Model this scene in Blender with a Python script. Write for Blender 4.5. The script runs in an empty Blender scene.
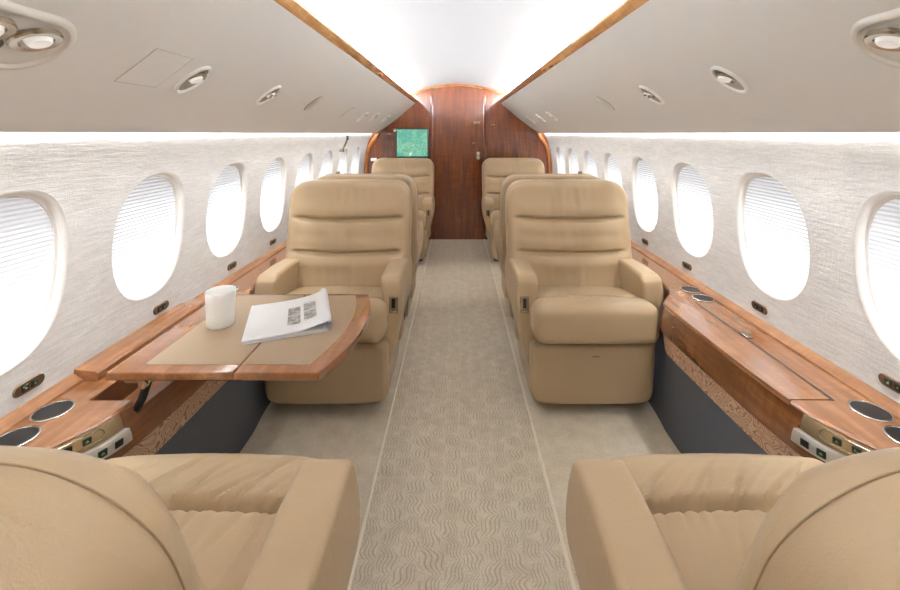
import bpy, bmesh, math, random
from mathutils import Vector, Matrix, noise
random.seed(4)
C = bpy.context.scene.collection
PI = math.pi

# ------------------------------------------------------------------ helpers
def tag(o, label=None, cat=None, group=None, kind=None):
    if label: o['label'] = label
    if cat: o['category'] = cat
    if group: o['group'] = group
    if kind: o['kind'] = kind
    return o

def empty(name, loc=(0, 0, 0), rz=0):
    o = bpy.data.objects.new(name, None); C.objects.link(o)
    o.location = loc; o.rotation_euler = (0, 0, rz); o.empty_display_size = .05
    return o

class MB:
    """collects geometry of ONE mesh"""
    def __init__(s): s.v = []; s.f = []; s.m = []
    def add(s, vs, fs, mi=0):
        n = len(s.v); s.v += [tuple(v) for v in vs]
        s.f += [tuple(i + n for i in f) for f in fs]; s.m += [mi] * len(fs)
    def build(s, name, mats, parent=None, smooth=True, auto=None):
        me = bpy.data.meshes.new(name); me.from_pydata(s.v, [], s.f); me.validate()
        if not isinstance(mats, (list, tuple)): mats = [mats]
        for m in mats: me.materials.append(m)
        if len(me.polygons) == len(s.m):
            me.polygons.foreach_set('material_index', s.m)
        bm = bmesh.new(); bm.from_mesh(me)
        bmesh.ops.remove_doubles(bm, verts=bm.verts, dist=1e-5)
        bmesh.ops.recalc_face_normals(bm, faces=bm.faces)
        bm.to_mesh(me); bm.free()
        me.polygons.foreach_set('use_smooth', [smooth] * len(me.polygons))
        if smooth: me.set_sharp_from_angle(angle=math.radians(auto or 38))
        o = bpy.data.objects.new(name, me); C.objects.link(o)
        if parent: o.parent = parent
        return o

def axis_samples(h, r, m, k=4):
    """samples of -h..h with arcs (tan spaced) in the r bands and m in the straight part"""
    r = min(r, h * .999)
    arc = [math.tan(math.radians(45 * i / k)) for i in range(k + 1)]
    a = [-(h - r) - r * t for t in reversed(arc)]
    mid = [-(h - r) + 2 * (h - r) * i / m for i in range(1, m)]
    b = [(h - r) + r * t for t in arc]
    return a + mid + b

def rbox(mb, c, half, r, seg=(1, 1, 1), fn=None, k=4, mi=0, vround=None):
    """rounded box centred c; vround=(R, axes, corners) rounds corners of one plane more strongly; fn deforms"""
    ax = [axis_samples(half[i], r, max(seg[i], 1), k) for i in range(3)]
    def mapp(q):
        inn = [max(-(half[i] - r), min(half[i] - r, q[i])) for i in range(3)]
        d = Vector([q[i] - inn[i] for i in range(3)])
        if d.length > 1e-9: d = d.normalized() * r
        p = [inn[i] + d[i] for i in range(3)]
        if vround:
            R, (a, b), test = vround
            sa = 1 if p[a] > 0 else -1; sb = 1 if p[b] > 0 else -1
            if test(sa, sb):
                da = abs(p[a]) - (half[a] - R); db = abs(p[b]) - (half[b] - R)
                if da > 0 and db > 0:
                    u_, v_ = min(1, da / R), min(1, db / R)
                    p[a] = sa * (half[a] - R + da * math.sqrt(1 - v_ * v_ / 2)); p[b] = sb * (half[b] - R + db * math.sqrt(1 - u_ * u_ / 2))
        p = [p[i] + c[i] for i in range(3)]
        return fn(p) if fn else p
    for a in range(3):
        b, d = (a + 1) % 3, (a + 2) % 3
        for sgn in (-1, 1):
            vs = []; fs = []
            nb, nd = len(ax[b]), len(ax[d])
            for i in range(nb):
                for j in range(nd):
                    q = [0, 0, 0]; q[a] = sgn * half[a]; q[b] = ax[b][i]; q[d] = ax[d][j]
                    vs.append(mapp(q))
            for i in range(nb - 1):
                for j in range(nd - 1):
                    f = (i * nd + j, (i + 1) * nd + j, (i + 1) * nd + j + 1, i * nd + j + 1)
                    fs.append(f if sgn > 0 else f[::-1])
            mb.add(vs, fs, mi)

def RB(name, mat, c, half, r, parent=None, **kw):
    m = MB(); rbox(m, c, half, r, **kw); return m.build(name, mat, parent)

def frame_pts(pts, closed=False):
    out = []
    n = len(pts)
    for i in range(n):
        a = pts[(i - 1) % n] if (closed or i > 0) else pts[i]
        b = pts[(i + 1) % n] if (closed or i < n - 1) else pts[i]
        out.append((Vector(b) - Vector(a)).normalized())
    return out

def tube(mb, pts, r, n=8, closed=False, mi=0, flat=None):
    pts = [Vector(p) for p in pts]; T = frame_pts(pts, closed)
    vs = []; fs = []
    up = Vector((0, 0, 1))
    if abs(T[0].dot(up)) > .9: up = Vector((0, 1, 0))
    x = T[0].cross(up).normalized()
    for p, t in zip(pts, T):
        x = (x - t * x.dot(t)).normalized(); y = t.cross(x)
        rr = r if not callable(r) else r(p)
        for j in range(n):
            a = 2 * PI * j / n
            vs.append(p + x * math.cos(a) * rr + y * math.sin(a) * rr)
    m = len(pts)
    for i in range(m if closed else m - 1):
        i2 = (i + 1) % m
        for j in range(n):
            j2 = (j + 1) % n
            fs.append((i * n + j, i2 * n + j, i2 * n + j2, i * n + j2))
    if not closed:
        fs.append(tuple(range(n))[::-1]); fs.append(tuple(range((m - 1) * n, m * n)))
    mb.add(vs, fs, mi)

def lathe(mb, prof, M=None, n=40, sx=1, sy=1, mi=0, cap0=False, cap1=False):
    """prof: (r,z) rings about local z; M world matrix"""
    vs = []; fs = []
    for (r, z) in prof:
        for j in range(n):
            a = 2 * PI * j / n
            v = Vector((r * math.cos(a) * sx, r * math.sin(a) * sy, z))
            vs.append(M @ v if M else v)
    for i in range(len(prof) - 1):
        for j in range(n):
            j2 = (j + 1) % n
            fs.append((i * n + j, i * n + j2, (i + 1) * n + j2, (i + 1) * n + j))
    if cap0: fs.append(tuple(range(n))[::-1])
    if cap1: fs.append(tuple(range((len(prof) - 1) * n, len(prof) * n)))
    mb.add(vs, fs, mi)

def extrude_y(mb, prof, ys, mi=0, closed=False, caps=False):
    """prof list of (x,z) swept along y stations"""
    vs = []; fs = []; n = len(prof)
    for y in ys:
        for (x, z) in prof: vs.append((x, y, z))
    for i in range(len(ys) - 1):
        for j in range(n if closed else n - 1):
            j2 = (j + 1) % n
            fs.append((i * n + j, (i + 1) * n + j, (i + 1) * n + j2, i * n + j2))
    if caps:
        fs.append(tuple(range(n))); fs.append(tuple(range((len(ys) - 1) * n, len(ys) * n))[::-1])
    mb.add(vs, fs, mi)

def prism(mb, poly, axis, a, b, mi=0):
    """poly 2D list extruded along an axis (0:x 1:y 2:z) from a to b"""
    def P(p, t):
        if axis == 0: return (t, p[0], p[1])
        if axis == 1: return (p[0], t, p[1])
        return (p[0], p[1], t)
    n = len(poly)
    vs = [P(p, a) for p in poly] + [P(p, b) for p in poly]
    fs = [tuple(range(n))[::-1], tuple(range(n, 2 * n))]
    for j in range(n):
        k = (j + 1) % n; fs.append((j, k, n + k, n + j))
    mb.add(vs, fs, mi)

def lerp_tab(tab, t):
    if t <= tab[0][0]: return tab[0][1]
    if t >= tab[-1][0]: return tab[-1][1]
    for i in range(len(tab) - 1):
        a, b = tab[i], tab[i + 1]
        if a[0] <= t <= b[0]:
            # Catmull-Rom
            p0 = tab[i - 1][1] if i > 0 else a[1]; p3 = tab[i + 2][1] if i + 2 < len(tab) else b[1]
            d0 = (a[0] - tab[i - 1][0]) if i > 0 else (b[0] - a[0]); h = b[0] - a[0]
            d3 = (tab[i + 2][0] - b[0]) if i + 2 < len(tab) else h
            u = (t - a[0]) / h
            m0 = (b[1] - p0) / (d0 + h) * h; m1 = (p3 - a[1]) / (h + d3) * h
            return ((2*u**3 - 3*u*u + 1) * a[1] + (u**3 - 2*u*u + u) * m0 + (-2*u**3 + 3*u*u) * b[1] + (u**3 - u*u) * m1)

def smooth01(a, b, t):
    t = max(0, min(1, (t - a) / (b - a))); return t * t * (3 - 2 * t)

# ------------------------------------------------------------------ materials
def lin(c):
    return tuple(((x / 255) / 12.92 if x / 255 <= .04045 else ((x / 255 + .055) / 1.055) ** 2.4) for x in c) + (1,)

class NT:
    def __init__(s, name):
        s.mat = bpy.data.materials.new(name); s.mat.use_nodes = True
        s.t = s.mat.node_tree; s.b = s.t.nodes['Principled BSDF']
    def n(s, typ, **kw):
        nd = s.t.nodes.new(typ)
        for k, v in kw.items():
            if k.startswith('i_'):
                key = k[2:].replace('_', ' ')
                s.set(nd.inputs[int(key) if key.isdigit() else key], v)
            else: setattr(nd, k, v)
        return nd
    def set(s, inp, v):
        if isinstance(v, bpy.types.NodeSocket): s.t.links.new(v, inp)
        else: inp.default_value = v
    def math(s, op, a, b=0, c=0, clamp=False):
        nd = s.t.nodes.new('ShaderNodeMath'); nd.operation = op; nd.use_clamp = clamp
        s.set(nd.inputs[0], a); s.set(nd.inputs[1], b); s.set(nd.inputs[2], c)
        return nd.outputs[0]
    def coords(s, scale=(1, 1, 1), rot=(0, 0, 0), kind='Object'):
        tc = s.n('ShaderNodeTexCoord'); mp = s.n('ShaderNodeMapping')
        s.t.links.new(tc.outputs[kind], mp.inputs[0])
        mp.inputs['Scale'].default_value = scale; mp.inputs['Rotation'].default_value = rot
        return mp.outputs[0]
    def noise(s, vec, scale, detail=4, rough=.5, dist=0):
        nd = s.n('ShaderNodeTexNoise'); s.set(nd.inputs['Vector'], vec)
        nd.inputs['Scale'].default_value = scale; nd.inputs['Detail'].default_value = detail
        nd.inputs['Roughness'].default_value = rough; nd.inputs['Distortion'].default_value = dist
        return nd.outputs['Fac']
    def ramp(s, fac, stops):
        nd = s.n('ShaderNodeValToRGB'); s.set(nd.inputs[0], fac); cr = nd.color_ramp
        while len(cr.elements) < len(stops): cr.elements.new(.5)
        for e, (p, c) in zip(cr.elements, stops):
            e.position = p; e.color = c if len(c) == 4 else lin(c)
        return nd.outputs[0]
    def mix(s, fac, a, b):
        nd = s.n('ShaderNodeMix', data_type='RGBA'); s.set(nd.inputs[0], fac); s.set(nd.inputs[6], a); s.set(nd.inputs[7], b)
        return nd.outputs[2]
    def bump(s, h, strength=.3, dist=.002):
        nd = s.n('ShaderNodeBump'); s.set(nd.inputs['Height'], h)
        nd.inputs['Strength'].default_value = strength; nd.inputs['Distance'].default_value = dist
        s.t.links.new(nd.outputs[0], s.b.inputs['Normal']); return nd
    def P(s, **kw):
        names = dict(color='Base Color', rough='Roughness', metal='Metallic', coat='Coat Weight', coatr='Coat Roughness',
                     spec='Specular IOR Level', em='Emission Color', ems='Emission Strength', sheen='Sheen Weight', trans='Transmission Weight', sss='Subsurface Weight')
        for k, v in kw.items(): s.set(s.b.inputs[names[k]], v)
        return s.mat

def plain(name, c, rough=.5, metal=0, var=.06, **kw):
    m = NT(name); v = m.coords()
    f = m.noise(v, 30, 3)
    lc = lin(c)
    m.P(color=m.mix(f, tuple(x * (1 - var) for x in lc[:3]) + (1,), tuple(min(1, x * (1 + var)) for x in lc[:3]) + (1,)),
        rough=rough, metal=metal, **kw)
    return m.mat

def leather(name, c, bump=.4):
    m = NT(name); v = m.coords()
    big = m.noise(v, 4, 3); fine = m.n('ShaderNodeTexVoronoi', feature='F1'); m.set(fine.inputs['Vector'], v); fine.inputs['Scale'].default_value = 420
    mid = m.noise(m.coords((1, 3.0, 1)), 22, 5, .6)
    a = lin(c)
    col = m.mix(big, tuple(x * .90 for x in a[:3]) + (1,), tuple(min(1, x * 1.08) for x in a[:3]) + (1,))
    h = m.math('ADD', m.math('MULTIPLY', fine.outputs['Distance'], .3), m.math('MULTIPLY', mid, 1.0))
    m.bump(h, bump, .002)
    return m.P(color=col, rough=.42, spec=.4, sheen=.05)

def wood(name, dark, mid, light, axis='y', scale=1, gloss=1.0, blotch=.5, rough=.22):
    m = NT(name)
    sc = {'y': (9, .9, 9), 'z': (9, 9, .9), 'x': (.9, 9, 9)}[axis]
    v = m.coords(tuple(x * scale for x in sc))
    g = m.noise(v, 3.2, 4, .5, .4)
    sf = {'y': (60, 4, 60), 'z': (60, 60, 4), 'x': (4, 60, 60)}[axis]
    fine = m.noise(m.coords(tuple(x * scale for x in sf)), 3, 4, .6)
    # cross figure (ripple in the veneer)
    rp = {'y': (2, 16, 2), 'z': (2, 2, 16), 'x': (16, 2, 2)}[axis]
    rip = m.noise(m.coords(tuple(x * scale for x in rp)), 2.2, 3, .5, .8)
    f = m.math('ADD', m.math('MULTIPLY', g, .60), m.math('ADD', m.math('MULTIPLY', fine, .18), m.math('MULTIPLY', rip, .22)))
    col = m.ramp(f, [(.27, dark), (.50, mid), (.70, light)])
    return m.P(color=col, rough=rough, coat=gloss, coatr=.07, spec=.4)

M = {}
M['leather'] = leather('tan_leather', (178, 154, 120))
M['leather_edge'] = leather('tan_leather_edge', (176, 152, 118))
M['piping'] = plain('stitch_thread', (150, 126, 92), .6)
M['shadow_gap'] = plain('dark_seat_frame', (52, 46, 40), .7)
M['inset_leather'] = plain('table_leather_inset', (150, 126, 98), .55, var=.04)
M['wood_dark'] = wood('dark_gloss_veneer', (66, 29, 12), (102, 48, 20), (134, 72, 34), 'z', 1.3)
M['wood_edge'] = wood('amber_gloss_edging', (118, 66, 32), (160, 98, 54), (186, 126, 78), 'z', 1.2)
M['wood_ledge'] = wood('light_gloss_veneer', (120, 75, 42), (142, 92, 54), (170, 120, 78), 'y', 1.4)
M['wood_satin'] = wood('satin_light_veneer', (104, 64, 36), (144, 96, 58), (172, 126, 84), 'y', 1.4, gloss=0, rough=.6)
M['wood_face'] = wood('brown_gloss_veneer', (78, 42, 19), (106, 61, 30), (142, 90, 50), 'y', 1.4)
M['wood_cavity'] = wood('cavity_veneer', (92, 56, 32), (126, 80, 48), (152, 104, 68), 'y', 1.4, gloss=.25, rough=.45)
M['wood_trim'] = wood('amber_trim', (140, 94, 50), (180, 130, 78), (210, 164, 108), 'y', 1.6)
M['chrome'] = plain('polished_chrome', (214, 210, 205), .12, 1)
M['nickel'] = plain('brushed_nickel', (176, 166, 148), .24, 1)
M['plate'] = plain('bright_metal_plate', (212, 208, 200), .3, .55)
M['gold'] = plain('satin_champagne_metal', (182, 162, 124), .28, 1)
M['bronze'] = plain('bronze_plate', (120, 98, 80), .35, .7)
M['black'] = plain('black_plastic', (24, 23, 22), .45)
M['hole'] = plain('dark_cup_well', (30, 28, 26), .35)
M['green'] = plain('green_icon', (122, 170, 96), .5)
M['grey_panel'] = plain('charcoal_side_panel', (84, 87, 94), .75)
M['taupe'] = plain('taupe_overhead_skin', (218, 215, 210), .62, var=.015)
M['taupe_light'] = plain('pale_moulded_plastic', (206, 200, 190), .45, var=.02)
M['hatch_seam'] = plain('faint_hatch_seam', (184, 177, 167), .7)
M['dish'] = plain('shaded_fixture_dish', (150, 142, 130), .5)
M['seam'] = plain('panel_seam', (160, 150, 138), .7)
M['ceil'] = plain('white_headliner', (214, 216, 220), .8, var=.01)
M['white'] = plain('white_gloss_plastic', (240, 240, 238), .4, var=.01)
M['white_trim'] = plain('white_window_reveal', (236, 234, 230), .6, var=.01)
M['back'] = plain('pale_end_panel', (205, 196, 182), .7)
m = NT('frosted_white_glass'); M['mug'] = m.P(color=lin((236, 236, 234)), rough=.35, sss=.1)
m = NT('reading_lens'); M['lens'] = m.P(color=lin((230, 228, 224)), rough=.15, em=(1, .97, .92, 1), ems=.08)

# woven wall covering
m = NT('woven_wall_covering')
v = m.coords((1, .12, 1)); n1 = m.noise(v, 120, 5, .7); n2 = m.noise(m.coords((1, 1, .35)), 160, 3, .6); n3 = m.noise(m.coords((1, .3, 1)), 26, 4, .6)
h = m.math('ADD', m.math('MULTIPLY', n1, .8), m.math('ADD', m.math('MULTIPLY', n2, .25), m.math('MULTIPLY', n3, .5)))
m.bump(h, .55, .004)
M['wall'] = m.P(color=m.ramp(h, [(.6, (206, 204, 201)), (1.05, (230, 229, 226))]), rough=.85)

# carpets
def carpet(name, pattern):
    m = NT(name); v = m.coords()
    f = m.noise(v, 190, 4, .7); f2 = m.noise(v, 14, 4, .6)
    base = m.ramp(m.math('ADD', m.math('MULTIPLY', f, .65), m.math('MULTIPLY', f2, .35)), [(.36, (202, 189, 165)), (.7, (246, 236, 214))])
    h = f
    if pattern:
        sp = m.n('ShaderNodeSeparateXYZ'); m.set(sp.inputs[0], v)
        x, y = sp.outputs[0], sp.outputs[1]
        CW, CH = .062, .074
        wob = m.math('MULTIPLY', m.math('SUBTRACT', m.noise(m.coords(), 7, 2), .5), .07)
        col_i = m.math('FLOOR', m.math('DIVIDE', m.math('ADD', x, wob), CW))
        par = m.math('PINGPONG', col_i, 1)
        ys = m.math('ADD', m.math('DIVIDE', y, CH), m.math('MULTIPLY', par, .5))
        row_i = m.math('FLOOR', ys)
        fx = m.math('SUBTRACT', m.math('FRACT', m.math('DIVIDE', m.math('ADD', x, wob), CW)), .5)
        fy = m.math('SUBTRACT', m.math('FRACT', ys), .5)
        sgn = m.math('SUBTRACT', m.math('MULTIPLY', m.math('PINGPONG', m.math('ADD', row_i, col_i), 1), 2), 1)
        lean = m.math('MULTIPLY', sgn, m.math('ADD', m.math('MULTIPLY', fy, -.55), m.math('MULTIPLY', m.math('SINE', m.math('MULTIPLY', fy, 6.283)), .13)))
        px = m.math('ADD', fx, lean)
        nn = m.noise(m.coords(), 20, 2)
        line = m.math('SINE', m.math('ADD', m.math('MULTIPLY', px, 2 * PI * 5.2), m.math('MULTIPLY', nn, 5)))
        ln = m.n('ShaderNodeMapRange'); m.set(ln.inputs[0], line); ln.inputs[1].default_value = .35; ln.inputs[2].default_value = .9
        # group mask: soft ellipse of the cell
        rr = m.math('ADD', m.math('MULTIPLY', m.math('MULTIPLY', px, px), 5.0), m.math('MULTIPLY', m.math('MULTIPLY', fy, fy), 4.2))
        mk = m.n('ShaderNodeMapRange'); m.set(mk.inputs[0], rr); mk.inputs[1].default_value = 1.45; mk.inputs[2].default_value = .8; mk.inputs[3].default_value = 0; mk.inputs[4].default_value = 1
        pt = m.math('MULTIPLY', ln.outputs[0], mk.outputs[0], clamp=True)
        pt = m.math('MULTIPLY', pt, m.math('ADD', m.math('MULTIPLY', f, .9), .35), clamp=True)
        base = m.mix(m.math('MULTIPLY', pt, .62), base, lin((160, 146, 124)))
        h = m.math('SUBTRACT', f, pt)
    m.bump(h, .6, .004)
    return m.P(color=base, rough=.95, sheen=.15)
M['carpet'] = carpet('plain_beige_carpet', False)
M['runner'] = carpet('wavy_patterned_runner', True)
M['binding'] = plain('cream_carpet_binding', (244, 236, 218), .9)

# copper swirl fabric strip
m = NT('swirl_fabric')
v = m.coords((.6, 1, 1.2))
d = m.n('ShaderNodeTexNoise'); m.set(d.inputs['Vector'], v); d.inputs['Scale'].default_value = 15; d.inputs['Detail'].default_value = 1
w = m.math('SINE', m.math('MULTIPLY', d.outputs['Fac'], 110))
M['swirl'] = m.P(color=m.ramp(m.math('ADD', m.math('MULTIPLY', w, .5), .5), [(.12, (146, 106, 76)), (.38, (200, 164, 134))]), rough=.7)

# pleated shade (emission stands in for daylight; pleat and top shading put into it)
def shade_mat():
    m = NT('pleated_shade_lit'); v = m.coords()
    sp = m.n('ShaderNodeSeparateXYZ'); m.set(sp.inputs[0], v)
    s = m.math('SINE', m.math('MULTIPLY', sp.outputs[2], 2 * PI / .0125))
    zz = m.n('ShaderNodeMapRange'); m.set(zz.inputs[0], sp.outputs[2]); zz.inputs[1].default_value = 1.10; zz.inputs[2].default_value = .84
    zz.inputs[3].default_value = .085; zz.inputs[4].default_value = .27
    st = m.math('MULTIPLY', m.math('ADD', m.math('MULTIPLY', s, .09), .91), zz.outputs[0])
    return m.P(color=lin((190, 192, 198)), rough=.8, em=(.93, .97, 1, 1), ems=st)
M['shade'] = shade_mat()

# map screen
m = NT('map_screen'); v = m.coords()
f = m.noise(v, 7, 6, .6, .6); g = m.noise(v, 16, 3)
cc = m.ramp(f, [(.36, (110, 190, 178)), (.46, (84, 158, 134)), (.52, (134, 200, 172)), (.58, (80, 156, 116)), (.66, (226, 240, 234))])
M['screen'] = m.P(color=(0, 0, 0, 1), rough=.2, em=cc, ems=.34)

# magazine page
def page_mat():
    m = NT('magazine_page'); v = m.coords()
    sp = m.n('ShaderNodeSeparateXYZ'); m.set(sp.inputs[0], v)
    rows = m.math('GREATER_THAN', m.math('SINE', m.math('MULTIPLY', sp.outputs[1], 2 * PI / .007)), .3)
    w = m.math('GREATER_THAN', m.noise(m.coords((1, .25, 1)), 420, 1), .47)
    return m.P(color=m.mix(m.math('MULTIPLY', m.math('MULTIPLY', rows, w), .16), lin((236, 236, 236)), lin((120, 120, 124))), rough=.35)
M['page'] = page_mat()
m = NT('printed_picture'); f = m.noise(m.coords(), 60, 4, .7)
M['picture'] = m.P(color=m.ramp(f, [(.35, (72, 66, 64)), (.5, (132, 124, 118)), (.65, (190, 186, 180))]), rough=.35)
M['paper'] = plain('magazine_paper', (234, 234, 236), .4, var=.02)

# ------------------------------------------------------------------ camera frame constants
H = 1.25
FPX = 420.0
CX = -.012
Y0, Y1 = -1.25, 4.95

# ------------------------------------------------------------------ floor
mb = MB(); extrude_y(mb, [(-1.15, 0), (1.15, 0)], [Y0, Y1 + .05])
extrude_y(mb, [(-1.15, -.04), (1.15, -.04)], [Y0, Y1 + .05])
tag(mb.build('floor', M['carpet'], smooth=False), kind='structure')
run = empty('carpet_runner', (0, 0, 0))
tag(run, 'long beige carpet runner with wavy brown strokes down the aisle', 'carpet')
mb = MB(); rbox(mb, (0, (Y0 + Y1) / 2, .003), (.305, (Y1 - Y0) / 2 - .01, .0028), .0025, k=2)
mb.build('pile', M['runner'], run)
for s in (-1, 1):
    mb = MB(); tube(mb, [(s * .309, Y0 + .01, .004), (s * .309, 1, .004), (s * .309, Y1 - .01, .004)], .0068, 8)
    mb.build('edge_binding', M['binding'], run)

# ------------------------------------------------------------------ side walls with window openings
WPROF = [(0.0, .93), (.12, .99), (.3, 1.06), (.45, 1.095), (.6, 1.108), (.75, 1.11), (.88, 1.105), (1.0, 1.092), (1.1, 1.072), (1.18, 1.045), (1.25, 1.01), (1.36, 1.0)]
def xw(z): return lerp_tab(WPROF, z)
WC = [1.003 + .5 * k for k in range(-3, 8)]
WZ = .890; WA = .171; WB = .219; NE = 2.35
def sup(a, b, th):
    c, s = math.cos(th), math.sin(th)
    r = (abs(c / a) ** NE + abs(s / b) ** NE) ** (-1 / NE)
    return r * c, r * s
zlo, zhi = .58, 1.19
def wall(side, name):
    mb = MB()
    nper = 16
    for yc in WC:
        per = []
        for i in range(nper): per.append((.25, -1 + 2 * i / nper))
        for i in range(nper): per.append((.25 - .5 * i / nper, 1))
        for i in range(nper): per.append((-.25, 1 - 2 * i / nper))
        for i in range(nper): per.append((-.25 + .5 * i / nper, -1))
        P = []
        for (py, pz) in per:
            oz = (zlo + zhi) / 2 + pz * (zhi - zlo) / 2 - WZ
            th = math.atan2(oz, py); iy, iz = sup(WA, WB, th)
            P.append(((iy, iz), (py, oz)))
        K = 5; vs = []; fs = []
        for k in range(K + 1):
            t = (k / K) ** 1.5
            for (a, b) in P:
                y = a[0] + (b[0] - a[0]) * t; z = WZ + a[1] + (b[1] - a[1]) * t
                vs.append((side * xw(z), yc + y, z))
        n = len(P)
        for k in range(K):
            for j in range(n):
                j2 = (j + 1) % n
                fs.append((k * n + j, k * n + j2, (k + 1) * n + j2, (k + 1) * n + j))
        mb.add(vs, fs)
    ylo, yhi = WC[0] - .25, WC[-1] + .25
    def strip(z0, z1, ya, yb, n):
        extrude_y(mb, [(side * xw(z0 + (z1 - z0) * i / n), z0 + (z1 - z0) * i / n) for i in range(n + 1)], [ya, yb])
    strip(0, zlo, Y0, Y1, 10); strip(zhi, 1.36, Y0, Y1, 5)
    strip(zlo, zhi, Y0, ylo, 16); strip(zlo, zhi, yhi, Y1, 16)
    return tag(mb.build(name, M['wall'], auto=50), kind='structure')
wall(-1, 'wall_left'); wall(1, 'wall_right')

wn = 0
for side in (-1, 1):
    for yc in WC:
        wn += 1
        mb = MB(); n = 72
        prof = [(-.003, -.001), (0, .0005), (.003, .002), (.0055, .006), (.0065, .012), (.007, .019), (.011, .0205), (.0135, .021), (.0145, .027)]
        vs = []; fs = []
        for (ins, dep) in prof:
            for j in range(n):
                y, z = sup(WA - ins, WB - ins, 2 * PI * j / n)
                vs.append((side * (xw(WZ + z) + dep), yc + y, WZ + z))
        for k in range(len(prof) - 1):
            for j in range(n):
                j2 = (j + 1) % n; fs.append((k * n + j, k * n + j2, (k + 1) * n + j2, (k + 1) * n + j))
        mb.add(vs, fs)
        w = tag(mb.build('window_%d' % wn, M['white_trim'], auto=60), kind='structure')
        # pleated shade
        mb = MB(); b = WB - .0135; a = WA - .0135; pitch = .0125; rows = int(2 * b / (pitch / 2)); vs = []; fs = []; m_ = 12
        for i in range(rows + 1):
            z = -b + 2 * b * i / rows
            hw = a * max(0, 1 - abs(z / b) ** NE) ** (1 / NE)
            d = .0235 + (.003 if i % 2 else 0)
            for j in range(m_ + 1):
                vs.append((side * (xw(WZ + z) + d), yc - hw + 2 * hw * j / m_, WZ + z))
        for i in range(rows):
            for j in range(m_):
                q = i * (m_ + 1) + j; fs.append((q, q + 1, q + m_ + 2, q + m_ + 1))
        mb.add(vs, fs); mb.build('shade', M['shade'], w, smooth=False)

# ------------------------------------------------------------------ ceiling, overhead panels, cove trims
cp = [(.70, 1.60), (.66, 1.67), (.6, 1.705), (.5, 1.742), (.4, 1.775), (.3, 1.802), (.2, 1.822), (.1, 1.834), (0, 1.838)]
cp = cp + [(-x, z) for x, z in reversed(cp[:-1])]
mb = MB(); extrude_y(mb, cp, [Y0, 1, 3, Y1])
tag(mb.build('ceiling', M['ceil']), kind='structure')
PI0 = Vector((.502, 0, 1.610)); PI1 = Vector((.957, 0, 1.253))
def opan(t, y, side, off=0):
    """point on the underside of the overhead panel; slight convex belly"""
    p = PI0.lerp(PI1, t); nrm = Vector((-(PI1 - PI0).z * -1, 0, 0))
    d = (PI1 - PI0).normalized(); nrm = Vector((d.z, 0, -d.x))  # points down/inward
    q = p + nrm * (.012 * math.sin(PI * t) + off)
    return Vector((side * q.x, y, q.z))
for side, nm in ((-1, 'wall_upper_left'), (1, 'wall_upper_right')):
    prof = [tuple(opan(t / 14, 0, side).xz) for t in range(15)]
    prof += [(side * .962, 1.2525), (side * .967, 1.257), (side * .966, 1.264)]
    prof += [(side * .93, 1.315), (side * .70, 1.52), (side * .70, 1.61), (side * .54, 1.625), (side * .515, 1.618)]
    mb = MB(); extrude_y(mb, prof, [Y0, 1, 3, Y1], closed=True)
    tag(mb.build(nm, M['taupe'], auto=35), kind='structure')
    # closure above the wash light slot
    prof = [(side * .506, 1.607), (side * .500, 1.610), (side * .482, 1.630), (side * .478, 1.638), (side * .479, 1.644), (side * .484, 1.645), (side * .500, 1.634), (side * .530, 1.624)]
    mb = MB(); extrude_y(mb, prof, [Y0, 1, 3, Y1 - .002], closed=True, caps=True)
    tag(mb.build('trim_%d' % (1 if side < 0 else 2), M['wood_trim'], auto=40), kind='structure')

# ------------------------------------------------------------------ end walls
mb = MB(); prism(mb, [(-1.2, 0), (1.2, 0), (1.2, 1.95), (-1.2, 1.95)], 1, Y1, Y1 + .04)
tag(mb.build('wall_far', M['wood_dark'], smooth=False), kind='structure')
mb = MB(); prism(mb, [(-1.2, 0), (1.2, 0), (1.2, 1.95), (-1.2, 1.95)], 1, Y0 - .04, Y0)
tag(mb.build('wall_back', M['back'], smooth=False), kind='structure')
def ceil_z(x):
    pts = sorted(cp); return lerp_tab(pts, x)
# rounded amber edging of the partition, following the wall
for side, nm in ((-1, 'trim_3'), (1, 'trim_4')):
    mb = MB()
    pts = [(side * (xw(z) - .028 - .05 * smooth01(1.05, 1.28, z)), Y1 - .012, z) for z in [.02 + i * (1.30 - .02) / 40 for i in range(41)]]
    tube(mb, pts, .026, 12)
    tag(mb.build(nm, M['wood_edge'], auto=60), kind='structure')
# curved lacquered cove at the partition's top, either side of the door
mb = MB()
pts = [(x, Y1 - .012, ceil_z(x) - .012) for x in [-.6 + i * 1.2 / 40 for i in range(41)]]
tube(mb, pts, .016, 10)
tag(mb.build('trim_5', M['wood_edge'], auto=60), kind='structure')
mb = MB()
pts = [(x, Y1 - .030, ceil_z(x) - .030) for x in [-.28 + i * .56 / 30 for i in range(31)]]
tube(mb, pts, .005, 8)
tag(mb.build('trim_6', M['gold'], auto=60), kind='structure')
# door
door_poly = [(-.285, .012), (.285, .012)] + [(x, ceil_z(x) - .036) for x in [.285 - i * .57 / 20 for i in range(21)]]
mb = MB(); prism(mb, door_poly, 1, Y1 - .022, Y1 - .002)
door = tag(mb.build('door_1', M['wood_dark'], smooth=False), kind='structure')
for s, nm in ((-1, 'trim_7'), (1, 'trim_8')):
    RBm = MB(); rbox(RBm, (s * .307, Y1 - .018, .86), (.017, .018, .845), .012, k=3)
    tag(RBm.build(nm, M['wood_edge'] if False else M['wood_dark']), kind='structure')
kx = .235
RB('lock_plate', M['nickel'], (kx, Y1 - .026, .985), (.019, .005, .05), .004, door, k=2)
mb = MB(); Mk = Matrix.Translation((kx, Y1 - .028, .965)) @ Matrix.Rotation(PI / 2, 4, 'X')
lathe(mb, [(.0, .055), (.018, .054), (.027, .045), (.030, .034), (.024, .022), (.012, .016), (.011, 0), (.024, 0), (.024, -.004)], Mk, 24)
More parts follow.
